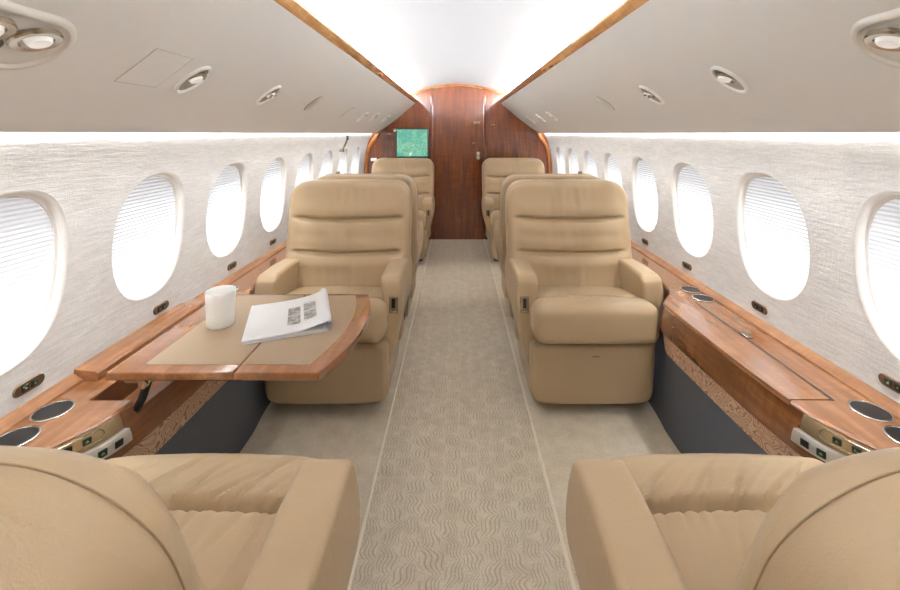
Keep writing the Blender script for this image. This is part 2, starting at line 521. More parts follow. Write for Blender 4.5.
mb.build('door_knob', M['nickel'], door)
RB('name_plate', M['gold'], (.222, Y1 - .0245, 1.38), (.036, .0025, .010), .002, door, k=1)
RB('name_plate_recess', M['wood_dark'], (.222, Y1 - .0275, 1.38), (.029, .0012, .005), .001, door, k=1)
RB('latch_plate', M['nickel'], (.185, Y1 - .0245, 1.135), (.016, .0025, .009), .002, door, k=1)
pl = RB('partition_plate', M['nickel'], (.41, Y1 - .003, 1.352), (.024, .003, .007), .002, k=1)
tag(pl, 'small nickel plate on the wood partition right of the door', 'plate')
pl = RB('partition_placard', M['white'], (-.985, Y1 - .045, .945), (.034, .003, .018), .002, k=1)
tag(pl, 'small white placard on the amber partition edge below the screen', 'sign')

# map monitor
mon = empty('wall_monitor', (-.535, Y1 - .03, 1.14))
tag(mon, 'square screen showing a green and white map on the wood partition', 'monitor')
RB('housing', M['black'], (0, .005, 0), (.188, .022, .168), .008, mon, k=2)
mb = MB(); mb.add([(-.178, -.0185, -.158), (.178, -.0185, -.158), (.178, -.0185, .158), (-.178, -.0185, .158)], [(0, 1, 2, 3)])
mb.build('map_display', M['screen'], mon, smooth=False)
RB('mounting_bracket', M['nickel'], (-.20, .0, .150), (.024, .016, .018), .004, mon, k=2)

# ------------------------------------------------------------------ overhead fittings
def pan_frame(side, t, y):
    p = opan(t, y, side); p2 = opan(t + .02, y, side); d = (p2 - p).normalized()
    nrm = d.cross(Vector((0, 1, 0)))
    if nrm.z > 0: nrm = -nrm
    yv = Vector((0, 1, 0))
    xv = yv.cross(nrm)
    Mx = Matrix(((xv.x, yv.x, nrm.x, p.x), (xv.y, yv.y, nrm.y, p.y), (xv.z, yv.z, nrm.z, p.z), (0, 0, 0, 1)))
    return Mx
def lamp(side, t, y, label, big=False, group=None, busy=False):
    root = empty('reading_light', (0, 0, 0)); root.matrix_world = pan_frame(side, t, y)
    tag(root, label, 'reading light', group)
    mb = MB()  # oval raised bezel, lip and shallow dish; long axis across the panel (local x)
    R = .037
    lathe(mb, [(R * 1.06, -.004), (R * 1.06, .003), (R * 1.02, .008), (R * .93, .0085), (R * .86, .003)], None, 44, 1.5, .98)
    lathe(mb, [(R * .86, .003), (R * .8, .0006), (.0, .0006)], None, 44, 1.5, .98, mi=1)
    mb.build('bezel', [M['white_trim'], M['dish']], root)
    mb = MB(); Mr = Matrix.Translation((side * .011, 0, .001)) @ Matrix.Rotation(math.radians(-12 * side), 4, 'Y')
    lathe(mb, [(.025, -.002), (.0255, .006), (.0235, .0085), (.0195, .007), (.018, .001)], Mr, 32)
    mb.build('swivel_ring', M['nickel'], root)
    mb = MB(); lathe(mb, [(.018, .002), (.017, .008), (.0155, .0125), (.012, .0125), (.0, .010)], Mr @ Matrix.Translation((.003, 0, 0)), 28)
    l = mb.build('lamp_lens', M['lens'], root)
    if busy:
        mb = MB()
        for a in (20, 140, 260):
            aa = math.radians(a); x, y2 = .011 * math.cos(aa), .011 * math.sin(aa)
            lathe(mb, [(.006, .009), (.006, .015), (.004, .017), (.0, .017)], Mr @ Matrix.Translation((x, y2, 0)), 12)
        mb.build('nozzle_fins', M['nickel'], root)
    return root
for side, sn in ((-1, 'left'), (1, 'right')):
    lamp(side, .557, 1.17, 'oval chrome reading light nearest the %s rounded lamp console' % sn)
    lamp(side, .557, 1.64, 'oval chrome air nozzle light between the reading light and blank cover, %s overhead' % sn, busy=True)
    # blank oval cover
    for y, t, lb in ((2.14, .55, 'plain oval blank cover behind the chrome nozzle light on the %s overhead panel' % sn),):
        r = empty('blank_cover'); r.matrix_world = pan_frame(side, t, y); tag(r, lb, 'cover')
        mb = MB(); lathe(mb, [(.041, -.004), (.042, .003), (.038, .0055), (0, .007)], None, 40, 1.25, .85)
        mb.build('lid', M['taupe_light'], r)
        mb = MB(); lathe(mb, [(.046, .0), (.045, .0022), (.041, .0022)], None, 40, 1.25, .87); mb.build('rim', M['seam'], r)
for y, t, lb in ((2.86, .57, 'second plain oval cover, small, farther along the left overhead panel'),):
    r = empty('blank_cover'); r.matrix_world = pan_frame(-1, t, y); tag(r, lb, 'cover')
    mb = MB(); lathe(mb, [(.041, -.004), (.042, .003), (.038, .0055), (0, .007)], None, 40, 1.25, .85); mb.build('lid', M['taupe_light'], r)
    mb = MB(); lathe(mb, [(.046, .0), (.045, .0022), (.041, .0022)], None, 40, 1.25, .87); mb.build('rim', M['seam'], r)
lamp(-1, .60, 3.35, 'first chrome light of the far row on the left overhead panel')
lamp(-1, .56, 3.72, 'middle chrome nozzle light of the far row, left overhead panel', busy=True)
lamp(-1, .55, 4.30, 'farthest small light on the left overhead panel, above the screen')
lamp(1, .58, 3.42, 'nearest light of the far row of three on the right overhead panel')
lamp(1, .58, 3.86, 'middle light of the far row of three on the right overhead panel', busy=True)
lamp(1, .58, 4.38, 'farthest light of the far row of three on the right overhead panel')

def pill(hx, hy, n=48, inset=0):
    """stadium outline with long axis y"""
    r = hx - inset; L = hy - hx; out = []
    for j in range(n):
        a = 2 * PI * j / n; out.append((r * math.cos(a), r * math.sin(a) + (L if math.sin(a) >= 0 else -L)))
    return out
def pill_rings(mb, hx, hy, prof, n=48, cap=True):
    vs = []; fs = []
    for (ins, z) in prof:
        for (x, y) in pill(hx, hy, n, ins): vs.append((x, y, z))
    for k in range(len(prof) - 1):
        for j in range(n):
            j2 = (j + 1) % n; fs.append((k * n + j, k * n + j2, (k + 1) * n + j2, (k + 1) * n + j))
    if cap: fs.append(tuple(range((len(prof) - 1) * n, len(prof) * n)))
    mb.add(vs, fs)
for side, sn in ((-1, 'left'), (1, 'right')):
    r = empty('lamp_console'); r.matrix_world = pan_frame(side, .55, .535)
    tag(r, 'large rounded overhead lamp console on the %s, nearest the camera' % sn, 'lamp console')
    mb = MB(); pill_rings(mb, .066, .245, [(-.007, -.003), (-.004, .004), (.0, .007), (.006, .007), (.010, .002), (.022, .0035), (.045, .004)])
    mb.build('oval_housing', M['taupe_light'], r)
    for yy in (.178, .100, -.10):
        tilt = Matrix.Translation((.018 * side, yy, .003)) @ Matrix.Rotation(math.radians(-14 * side), 4, 'Y')
        mb = MB(); lathe(mb, [(.036, .0), (.0365, .007), (.034, .010), (.024, .009), (.021, .004), (.020, -.002)], tilt, 36)
        ring = mb.build('swivel_ring', M['nickel'], r)
        mb = MB(); lathe(mb, [(.0205, .002), (.019, .006), (.017, .013), (.015, .015), (.013, .0145), (0, .012)], tilt @ Matrix.Translation((side * .004, 0, 0)), 32)
        mb.build('lamp_lens', M['lens'], ring)
    for yy in (.128, -.15):
        mb = MB(); lathe(mb, [(.017, .002), (.0165, .009), (.012, .010), (.010, .004), (0, .003)], Matrix.Translation((-.012 * side, yy, 0.0)), 24)
        mb.build('vent_hole', M['hole'], r)
# faint access panel seam (a flush hatch)
hatch = empty('access_hatch'); tag(hatch, 'flush square access hatch with a fine seam on left overhead panel', 'hatch')
mb = MB()
cs = [(.44, .955), (.44, 1.085), (.65, 1.085), (.65, .955)]
for a, b in ((0, 1), (1, 2), (2, 3), (3, 0)):
    pts = [opan(cs[a][0] + (cs[b][0] - cs[a][0]) * i / 6, cs[a][1] + (cs[b][1] - cs[a][1]) * i / 6, -1, .0004) for i in range(7)]
    tube(mb, pts, .0011, 5)
mb.build('seam_line', M['hatch_seam'], hatch)
mb = MB(); vs = [opan(.44 + .21 * i / 6, .955 + .13 * j, -1, .0008) for i in range(7) for j in (0, 1)]
mb.add(vs, [(2 * i, 2 * i + 1, 2 * i + 3, 2 * i + 2) for i in range(6)]); mb.build('hatch_cover', M['taupe'], hatch)
mb = MB(); pts = [opan(.86, 1.22 + .13 * i / 4, 1, .0004) for i in range(5)]
tube(mb, pts, .0014, 5); pts = [opan(.91, 1.22 + .13 * i / 4, 1, .0004) for i in range(5)]; tube(mb, pts, .0010, 5)
tag(mb.build('panel_slot', M['taupe_light']), 'thin moulded slot low on the right overhead panel', 'slot')

# ------------------------------------------------------------------ wall switch plates under the windows
places = ['nearest the camera', 'second from the camera', 'third from the camera', 'fourth from the camera']
def glyph(mb, x, y, z, k, s=.004):
    """tiny icon lying on the plane normal to local +z"""
    if k % 3 == 0:
        mb.add([(x - s, y - s * .6, z), (x + s, y - s * .6, z), (x, y + s * .8, z)], [(0, 1, 2)])
    elif k % 3 == 1:
        mb.add([(x - s, y - s * .7, z), (x - s * .3, y - s * .7, z), (x - s * .3, y + s * .7, z), (x - s, y + s * .7, z)], [(0, 1, 2, 3)])
        mb.add([(x - s * .3, y - s * .7, z), (x + s, y - s * .7, z), (x + s, y - s * .1, z), (x - s * .3, y - s * .1, z)], [(0, 1, 2, 3)])
    else:
        mb.add([(x - s, y - s * .7, z), (x + s, y - s * .7, z), (x + s * .5, y + s * .7, z), (x - s * .5, y + s * .7, z)], [(0, 1, 2, 3)])
for side, sn in ((-1, 'left'), (1, 'right')):
    for i, y in enumerate((1.075, 1.555, 2.045, 2.50)):
        r = empty('window_switch_plate'); z = .606
        nx = -side
        Mx = Matrix(((0, 0, nx, side * xw(z)), (0, 1, 0, y), (1, 0, 0, z), (0, 0, 0, 1)))
        Mx = Mx @ Matrix.Rotation(0, 4, 'Z'); r.matrix_world = Mx
        tag(r, 'small bronze pill-shaped window switch plate on the %s wall, %s' % (sn, places[i]), 'switch plate')
        mb = MB(); pill_rings(mb, .0155, .040, [(-.001, -.002), (0, .002), (.002, .004), (.0035, .004)]); mb.build('bezel', M['bronze'], r)
        for k, yy in enumerate((-.012, .012)):
            bt = RB('button', M['black'], (0, yy, .0045), (.0085, .0095, .0015), .001, r, k=1)
            mb = MB(); glyph(mb, 0, yy, .0063, k, .004); mb.build('icon', M['green'], bt, smooth=False)

# small chrome lamp on far left wall
r = empty('wall_lamp', (-1.02, 3.72, 1.13)); tag(r, 'tiny chrome swivel lamp high on the left wall between far windows', 'wall lamp')
mb = MB(); tube(mb, [(-.03, 0, -.04), (0, 0, -.01), (.02, 0, .03), (.04, 0, .08)], .008, 8); mb.build('arm', M['nickel'], r)
RB('lamp_head', M['nickel'], (-.012, 0, -.03), (.016, .016, .014), .006, r, k=2)
RB('lamp_tip', M['black'], (.04, 0, .085), (.010, .010, .02), .005, r, k=2)

# ------------------------------------------------------------------ side ledges (armrest-height consoles along each wall)
LZ = .545
FX = [(-1.3, .955), (.2, .955), (.55, .965), (.80, .972), (.90, .955), (.96, .925), (1.02, .890), (1.08, .873), (1.2, .861), (1.38, .853), (1.56, .848), (1.70, .846), (1.76, .855), (1.86, .928), (1.95, .955), (2.02, .965), (2.2, .967),
      (2.95, .965), (3.15, .94), (3.3, .885), (3.6, .845), (3.9, .88), (4.05, .94), (4.2, .965), (4.95, .965)]
def fx(y): return lerp_tab(FX, y)
ya, yb = 1.11, 1.752      # stowage bay between the facing seats
XS = .985                 # seam between lid and fixed back rail
CUPS = [(1.065, 1.037), (.968, 1.030), (1.893, 1.042), (1.795, 1.040)]
def stations(a, b, st=.03):
    n = max(1, int(round((b - a) / st))); return [a + (b - a) * i / n for i in range(n + 1)]
def sweep(mb, prof_fn, ys, mi=0, caps=True, closed=True):
    rows = [prof_fn(y) for y in ys]; n = len(rows[0]); vs = []; fs = []
    for y, row in zip(ys, rows):
        for (x, z) in row: vs.append((x, y, z))
    for i in range(len(ys) - 1):
        for j in range(n if closed else n - 1):
            j2 = (j + 1) % n; fs.append((i * n + j, (i + 1) * n + j, (i + 1) * n + j2, i * n + j2))
    if caps and closed:
        fs.append(tuple(range(n))); fs.append(tuple(range((len(ys) - 1) * n, len(ys) * n))[::-1])
    mb.add(vs, fs, mi)
for side, sn in ((-1, 'left'), (1, 'right')):
    led = empty('side_ledge', (side * 1.0, 1.4, 0))
    inv = Matrix.Translation((-side * 1.0, -1.4, 0))
    def fin(o): o.parent = led; o.matrix_parent_inverse = inv; return o
    tag(led, ('glossy wood side ledge along the left wall, its table bay standing open' if side < 0 else
              'glossy wood side ledge along the right wall with a closed curved bay lid'), 'side ledge')
    S = side
    # worktop with drilled look: slab (near, far), rail strip by the wall
    mb = MB()
    def top_prof(y, xo=None):
        f = fx(y); xo = xo or (xw(LZ) - .0)
        return [(S * f, LZ - .012), (S * (f - .002), LZ - .006), (S * (f + .003), LZ), (S * xo, LZ), (S * xo, LZ - .012)]
    sweep(mb, top_prof, stations(Y0, ya - .001)); sweep(mb, top_prof, stations(yb + .001, Y1 - .03))
    # fixed back rail beside the bay
    def rail(y): return [(S * XS, LZ - .05), (S * XS, LZ - .003), (S * (XS + .003), LZ), (S * xw(LZ), LZ), (S * xw(LZ), LZ - .05)]
    sweep(mb, rail, stations(ya - .001, yb + .001))
    top = fin(mb.build('worktop', M['wood_ledge'], auto=30))
    # sloped fillet against the wall
    mb = MB()
    sweep(mb, lambda y: [(S * (xw(LZ) - .030), LZ + .0005), (S * (xw(LZ) - .028), LZ + .006), (S * (xw(LZ + .02) - .004), LZ + .022), (S * (xw(LZ) + .004), LZ + .022), (S * (xw(LZ) + .004), LZ)], stations(Y0, Y1 - .03, .2))
    fin(mb.build('wall_fillet', M['wood_satin'], auto=20))
    if S > 0:
        # closed lid, tiny reveal round it, with the curved front lip
        mb = MB()
        sweep(mb, lambda y: [(S * (fx(y) - .003), LZ - .013), (S * (fx(y) - .004), LZ - .007), (S * (fx(y) - .001), LZ + .001), (S * (fx(y) + .008), LZ + .002), (S * (XS - .010), LZ + .002), (S * (XS - .010), LZ - .012)], stations(ya + .0025, yb - .0025))
        lid = fin(mb.build('bay_lid', M['wood_ledge'], auto=30))
        mb = MB(); prism(mb, [(S * (XS - .0102), ya), (S * (XS + .001), ya), (S * (XS + .001), yb), (S * (XS - .0102), yb)], 2, LZ - .008, LZ + .0006)
        g_ = mb.build('lid_gap', M['shadow_gap'], smooth=False); g_.parent = lid
        face_y = stations(Y0, Y1 - .03)
        RBm = MB(); rbox(RBm, (S * (XS + .010), 1.462, LZ + .003), (.012, .020, .004), .003, k=2)
        fin(RBm.build('latch', M['nickel'], auto=40))
        rec = MB(); rbox(rec, (S * (XS + .010), 1.492, LZ + .0012), (.010, .013, .0012), .001, k=1)
        fin(rec.build('latch_recess', M['wood_cavity']))
    # front wood fascia
    def face(y, ztop=LZ - .027, o=0):
        f = fx(y)
        return [(S * (f + .001 + o), ztop), (S * (f - .014 + o), LZ - .075), (S * (f - .016 + o), LZ - .112), (S * (f - .010 + o), LZ - .118), (S * (f + .012), LZ - .118), (S * (f + .02), ztop)]
    mb = MB()
    if S > 0: sweep(mb, lambda y: face(y, LZ - .0125, 0), stations(Y0, Y1 - .03))
    else:
        sweep(mb, lambda y: face(y, LZ - .0125), stations(Y0, ya)); sweep(mb, lambda y: face(y, LZ - .0125), stations(yb, Y1 - .03))
        sweep(mb, lambda y: face(y, LZ - .034), stations(ya, yb))
    fin(mb.build('front_fascia', M['wood_face'] if S > 0 else M['wood_cavity'], auto=30))
    # swirl strip
    mb = MB()
    sweep(mb, lambda y: [(S * (fx(y) - .006), LZ - .118), (S * (fx(y) + .004), LZ - .20), (S * (fx(y) + .03), LZ - .20), (S * (fx(y) + .03), LZ - .118)], stations(Y0, Y1 - .03))
    fin(mb.build('swirl_strip', M['swirl'], auto=30))
    # charcoal lower panel (flatter than the bowed front)
    def gx(y): return min(.93, fx(y) + .012) if y < 2.1 else .93
    mb = MB()
    sweep(mb, lambda y: [(S * (fx(y) + .008), LZ - .20), (S * (fx(y) * .5 + .88 * .5), LZ - .34), (S * (fx(y) * .2 + .872 * .8), .09), (S * (fx(y) * .15 + .865 * .85), -.01), (S * .935, -.01), (S * .985, LZ - .20)], stations(Y0, Y1 - .03))
    fin(mb.build('lower_panel', M['grey_panel'], auto=30))
    if S < 0:
        # open bay: floor, ends, back, and raised rail edge
        mb = MB()
        zb = LZ - .07
        ys = stations(ya, yb)
        sweep(mb, lambda y: [(S * (fx(y) + .008), zb), (S * xw(LZ), zb), (S * xw(LZ), zb - .01), (S * (fx(y) + .008), zb - .01)], ys)
        for yy in (ya, yb):
            mb.add([(S * fx(yy), yy, zb), (S * xw(LZ), yy, zb), (S * xw(LZ), yy, LZ - .002), (S * fx(yy), yy, LZ - .002)], [(0, 1, 2, 3)])
        mb.add([(S * (XS - .002), ya, zb), (S * (XS - .002), yb, zb), (S * (XS - .002), yb, LZ - .002), (S * (XS - .002), ya, LZ - .002)], [(0, 1, 2, 3)])
        fin(mb.build('open_bay', M['wood_cavity'], auto=30))
        # lid folded up against wall
        mb = MB()
        def lidr(y):
            t = (y - ya) / (yb - ya); e = min(t, 1 - t) * (yb - ya); th = .05
            hh = LZ + .016 + .014 * smooth01(0, .12, e)
            x0 = xw(LZ) - .045 - .030 * smooth01(-.05, .12, e)
            return [(S * x0, LZ + .001), (S * x0, hh - .006), (S * (x0 + .006), hh), (S * (xw(LZ + .02) - .004), hh + .006), (S * (xw(LZ + .02) - .004), LZ + .001)]
        sweep(mb, lidr, stations(ya + .085, yb - .01))
        fin(mb.build('folded_bay_lid', M['wood_ledge'], auto=30))
    # cup wells
    for (cy, cx) in CUPS:
        mb = MB(); Mc = Matrix.Translation((S * cx, cy, LZ))
        lathe(mb, [(.043, .0005), (.043, .003), (.041, .0042), (.0385, .0035), (.0375, .0012)], Mc, 40)
        rim = fin(mb.build('cup_holder_rim', M['chrome'], auto=50))
        mb = MB(); lathe(mb, [(.038, .0022), (.034, .0016), (.02, .0011), (0, .001)], Mc, 40)
        w = mb.build('cup_well', M['hole']); w.parent = rim
    # two control plates on the fascia, by the near seat
    def on_face(y, z, off):  # outward (towards aisle) offset
        f = fx(y)
        xx = f + (z - (LZ - .027)) / (.048) * .015 if z > LZ - .075 else f - .015
        return S * (xx - off)
    def plate(name, mat, z0, z1, yA, yB, off, rnd=.0):
        mb = MB()
        def pr(y):
            return [(on_face(y, z0, off - .012), z0), (on_face(y, z0, off), z0 + .0), (on_face(y, (z0 + z1) / 2, off + .001), (z0 + z1) / 2), (on_face(y, z1, off), z1), (on_face(y, z1, off - .012), z1)]
        sweep(mb, pr, stations(yA, yB, .012)); return fin(mb.build(name, mat, auto=30))
    g = plate('upper_control_plate', M['gold'], LZ - .048, LZ - .007, .80, 1.072, .0055)
    c = plate('lower_control_plate', M['plate'], LZ - .081, LZ - .050, .80, 1.078, .014)
    def face_glyph(y, z, off, k, s, par, bw=.011, bh=.009, ic=True):
        t = Vector((on_face(y + .01, z, off) - on_face(y - .01, z, off), .02, 0)).normalized()
        nrm = Vector((t.y * -S, t.x * S, 0)).normalized()
        u = Vector((0, 0, 1)); p = Vector((on_face(y, z, off), y, z))
        xv = u.cross(nrm)
        Mx = Matrix(((xv.x, u.x, nrm.x, p.x), (xv.y, u.y, nrm.y, p.y), (xv.z, u.z, nrm.z, p.z), (0, 0, 0, 1)))
        mb = MB(); rbox(mb, (0, 0, .001), (bw, bh, .0018), .0012, k=1)
        mb.v = [tuple(Mx @ Vector(v)) for v in mb.v]
        b = mb.build('button', M['black']); b.parent = par
        if ic:
            mb = MB(); glyph(mb, 0, 0, .0032, k, s); mb.v = [tuple(Mx @ Vector(v)) for v in mb.v]
            i = mb.build('icon', M['green'], smooth=False); i.parent = b
    # oval recess ring on the upper plate
    mb = MB(); ring = []
    for j in range(40):
        a = 2 * PI * j / 40; dy = .012 * math.cos(a) + (.034 if math.cos(a) > 0 else -.034); dz = .012 * math.sin(a)
        yy = .985 + dy; zz = LZ - .028 + dz; ring.append((on_face(yy, zz, .0075), yy, zz))
    tube(mb, ring, .0016, 6, closed=True); o = mb.build('oval_bezel', M['nickel']); o.parent = g
    for k, yy in enumerate((1.000, .970)): face_glyph(yy, LZ - .028, .0072, k, .0042, g, .0085, .0075)
    for k, yy in enumerate((1.045, 1.012, .978, .944, .910)): face_glyph(yy, LZ - .066, .0155, k + 1, .0045, c, .0095, .0085, ic=(k != 0))

# ------------------------------------------------------------------ folding table on the left
TZ = .622
tab = empty('folding_table', (-.64, 1.38, 0)); tag(tab, 'folded-out table of glossy wood with tan leather inlays between the left seats', 'table')
def tf(o): o.parent = tab; o.matrix_parent_inverse = Matrix.Translation((.64, -1.38, 0)); return o
TY0, TY1, TXL, TXM = 1.105, 1.645, -.935, -.600
def xr(y):
    t = (y - TY0) / (TY1 - TY0); return -.370 + .052 * (1 - (2 * t - 1.05) ** 2) + .006 * t
def slab(mb, poly, z0, z1, bev=.004):
    n = len(poly); cx = sum(p[0] for p in poly) / n; cy = sum(p[1] for p in poly) / n
    def off(d):
        out = []
        for (x, y) in poly:
            v = Vector((cx - x, cy - y)); L = v.length; out.append((x + v.x / L * d, y + v.y / L * d))
        return out
    rings = [(off(bev), z0), (poly, z0 + bev), (poly, z1 - bev), (off(bev * .4), z1 - bev * .3), (off(bev * 1.2), z1)]
    vs = []; fs = []
    for (pl, z) in rings: vs += [(x, y, z) for x, y in pl]
    for k in range(len(rings) - 1):
        for j in range(n):
            j2 = (j + 1) % n; fs.append((k * n + j, k * n + j2, (k + 1) * n + j2, (k + 1) * n + j))
    fs.append(tuple(range(n))[::-1]); fs.append(tuple(range((len(rings) - 1) * n, len(rings) * n)))
    mb.add(vs, fs)
N = 24
left_poly = [(TXL, TY0), (TXM - .001, TY0), (TXM - .001, TY1), (TXL, TY1)]
right_poly = [(TXM + .001, TY0)] + [(xr(TY0 + (TY1 - TY0) * i / N), TY0 + (TY1 - TY0) * i / N) for i in range(N + 1)] + [(TXM + .001, TY1)]
m = wood('table_gloss_veneer', (108, 64, 33), (134, 84, 47), (162, 112, 70), 'y', 1.4)
mb = MB(); slab(mb, left_poly, TZ - .024, TZ); LA = tf(mb.build('wall_leaf', m, auto=25))
mb = MB(); slab(mb, right_poly, TZ - .024, TZ); LB = tf(mb.build('aisle_leaf', m, auto=25))
b1, b2, b3 = .036, .018, .052
ip = [(TXL + .075, TY0 + b1), (TXM - .003, TY0 + b1), (TXM - .003, TY1 - b2), (TXL + .075, TY1 - b2)]
mb = MB(); slab(mb, ip, TZ - .001, TZ + .0012, .0006); o = mb.build('leather_inlay', M['inset_leather']); o.parent = LA; 
ys_ = [TY0 + b1 + (TY1 - b2 - TY0 - b1) * i / N for i in range(N + 1)]
ip = [(TXM + .003, TY0 + b1)] + [(xr(y) - b3, y) for y in ys_] + [(TXM + .003, TY1 - b2)]
mb = MB(); slab(mb, ip, TZ - .001, TZ + .0012, .0006); o = mb.build('leather_inlay', M['inset_leather']); o.parent = LB
# hinge arms
for yy in (1.13, 1.60):
    mb = MB()
    for k in (0,):
        rbox(mb, (-.865, yy, TZ - .030), (.034, .013, .007), .003, k=2)
        lathe(mb, [(.012, -.018), (.012, .018)], Matrix.Translation((-.845, yy, TZ - .038)) @ Matrix.Rotation(PI / 2, 4, 'X'), 16, cap0=True, cap1=True)
    tf(mb.build('hinge_bracket', M['nickel'], auto=30))
for yy in (1.135, 1.60):
    mb = MB()
    d = Vector((-.895, yy, TZ - .17)) - Vector((-.84, yy, TZ - .04))
    def fn(p, yy=yy):
        return p
    pts = [(-.842, yy - .008, TZ - .038), (-.855, yy - .008, TZ - .08), (-.885, yy - .006, TZ - .135), (-.93, yy, TZ - .18)]
    tube(mb, pts, .011, 8)
    a = tf(mb.build('support_arm', M['black'], auto=40))
    mb = MB(); rbox(mb, (-.97, yy + .03, TZ - .155), (.022, .018, .02), .008, k=2)
    b = mb.build('pivot_block', M['black'], auto=40); b.parent = a

# tumbler
tm = MB(); Mt = Matrix.Translation((-.785, 1.375, TZ + .0014))
lathe(tm, [(0, .0), (.036, .0), (.0395, .003), (.0415, .03), (.0445, .09), (.0455, .113), (.0445, .1145), (.0433, .113), (.0420, .09), (.039, .03), (.036, .010), (0, .008)], Mt, 48)
tag(tm.build('tumbler', M['mug'], auto=60), 'white frosted tumbler standing on the leather table top', 'cup')

# magazine (local frame: x along width, y along height)
P00 = Vector((-.652, 1.245)); P01 = Vector((-.748, 1.505)); P10 = Vector((-.418, 1.335)); P11 = Vector((-.530, 1.595))
mag = empty('magazine', (P00.x, P00.y, TZ + .0014), math.atan2((P10 - P00).y, (P10 - P00).x))
tag(mag, 'white open magazine with four grey pictures, pages rolled back, on the table', 'magazine')
W = (P10 - P00).length; Hh = (P01 - P00).length
sh = -((P01 - P00).dot((P10 - P00).normalized())) * -1
ydir = (P01 - P00); xl = ydir.dot((P10 - P00).normalized()); yl = ydir.dot(Vector((-(P10 - P00).normalized().y, (P10 - P00).normalized().x)))
def mp(u, v, z=0): return (u * W + v * xl, v * yl, z)
mb = MB()   # stack of pages beneath, slightly fanned
for k in range(5):
    z0 = .0006 + k * .0016; e = .004 * (4 - k)
    poly = [mp(0 + e * .6, -e), mp(.99, -e * 1.2), mp(.99, 1 - .01), mp(e * .6, 1 - .01)]
    prism(mb, [(p[0], p[1]) for p in poly], 2, z0, z0 + .0010)
mb.build('page_block', M['paper'], mag, smooth=False)
mb = MB()   # top page with gentle rise towards the roll
n = 16; vs = []; fs = []
for i in range(n + 1):
    u = i / n; z = .0092 + .024 * u ** 4
    vs.append(mp(u * .97, 0, z)); vs.append(mp(u * .97, 1, z))
for i in range(n): fs.append((2 * i, 2 * i + 2, 2 * i + 3, 2 * i + 1))
mb.add(vs, fs); tp = mb.build('top_page', M['page'], mag)
mb = MB()   # rolled pages: spiral
vs = []; fs = []; n = 40
for i in range(n + 1):
    a = -PI / 2 + i / n * 2 * PI * 1.5; rr = .0175 - .0080 * i / n
    cx_, cz_ = W * .975, .0190
    for v in (-.02, 1.07):
        q = mp(0, v); vs.append((cx_ + q[0] - 0 + rr * math.cos(a), q[1], cz_ + rr * math.sin(a)))
for i in range(n): fs.append((2 * i, 2 * i + 2, 2 * i + 3, 2 * i + 1))
mb.add(vs, fs); mb.build('rolled_pages', M['paper'], mag)
for (u, v) in ((.50, .22), (.50, .47), (.70, .26), (.70, .51)):
    mb = MB(); z = .0112 + .024 * (u / .97) ** 4
    z2 = .0106 + .024 * ((u + .155) / .97) ** 4
    mb.add([mp(u, v, z), mp(u + .155, v, z2), mp(u + .155, v + .22, z2), mp(u, v + .22, z)], [(0, 1, 2, 3)])
    mb.build('picture', M['picture'], mag, smooth=False)

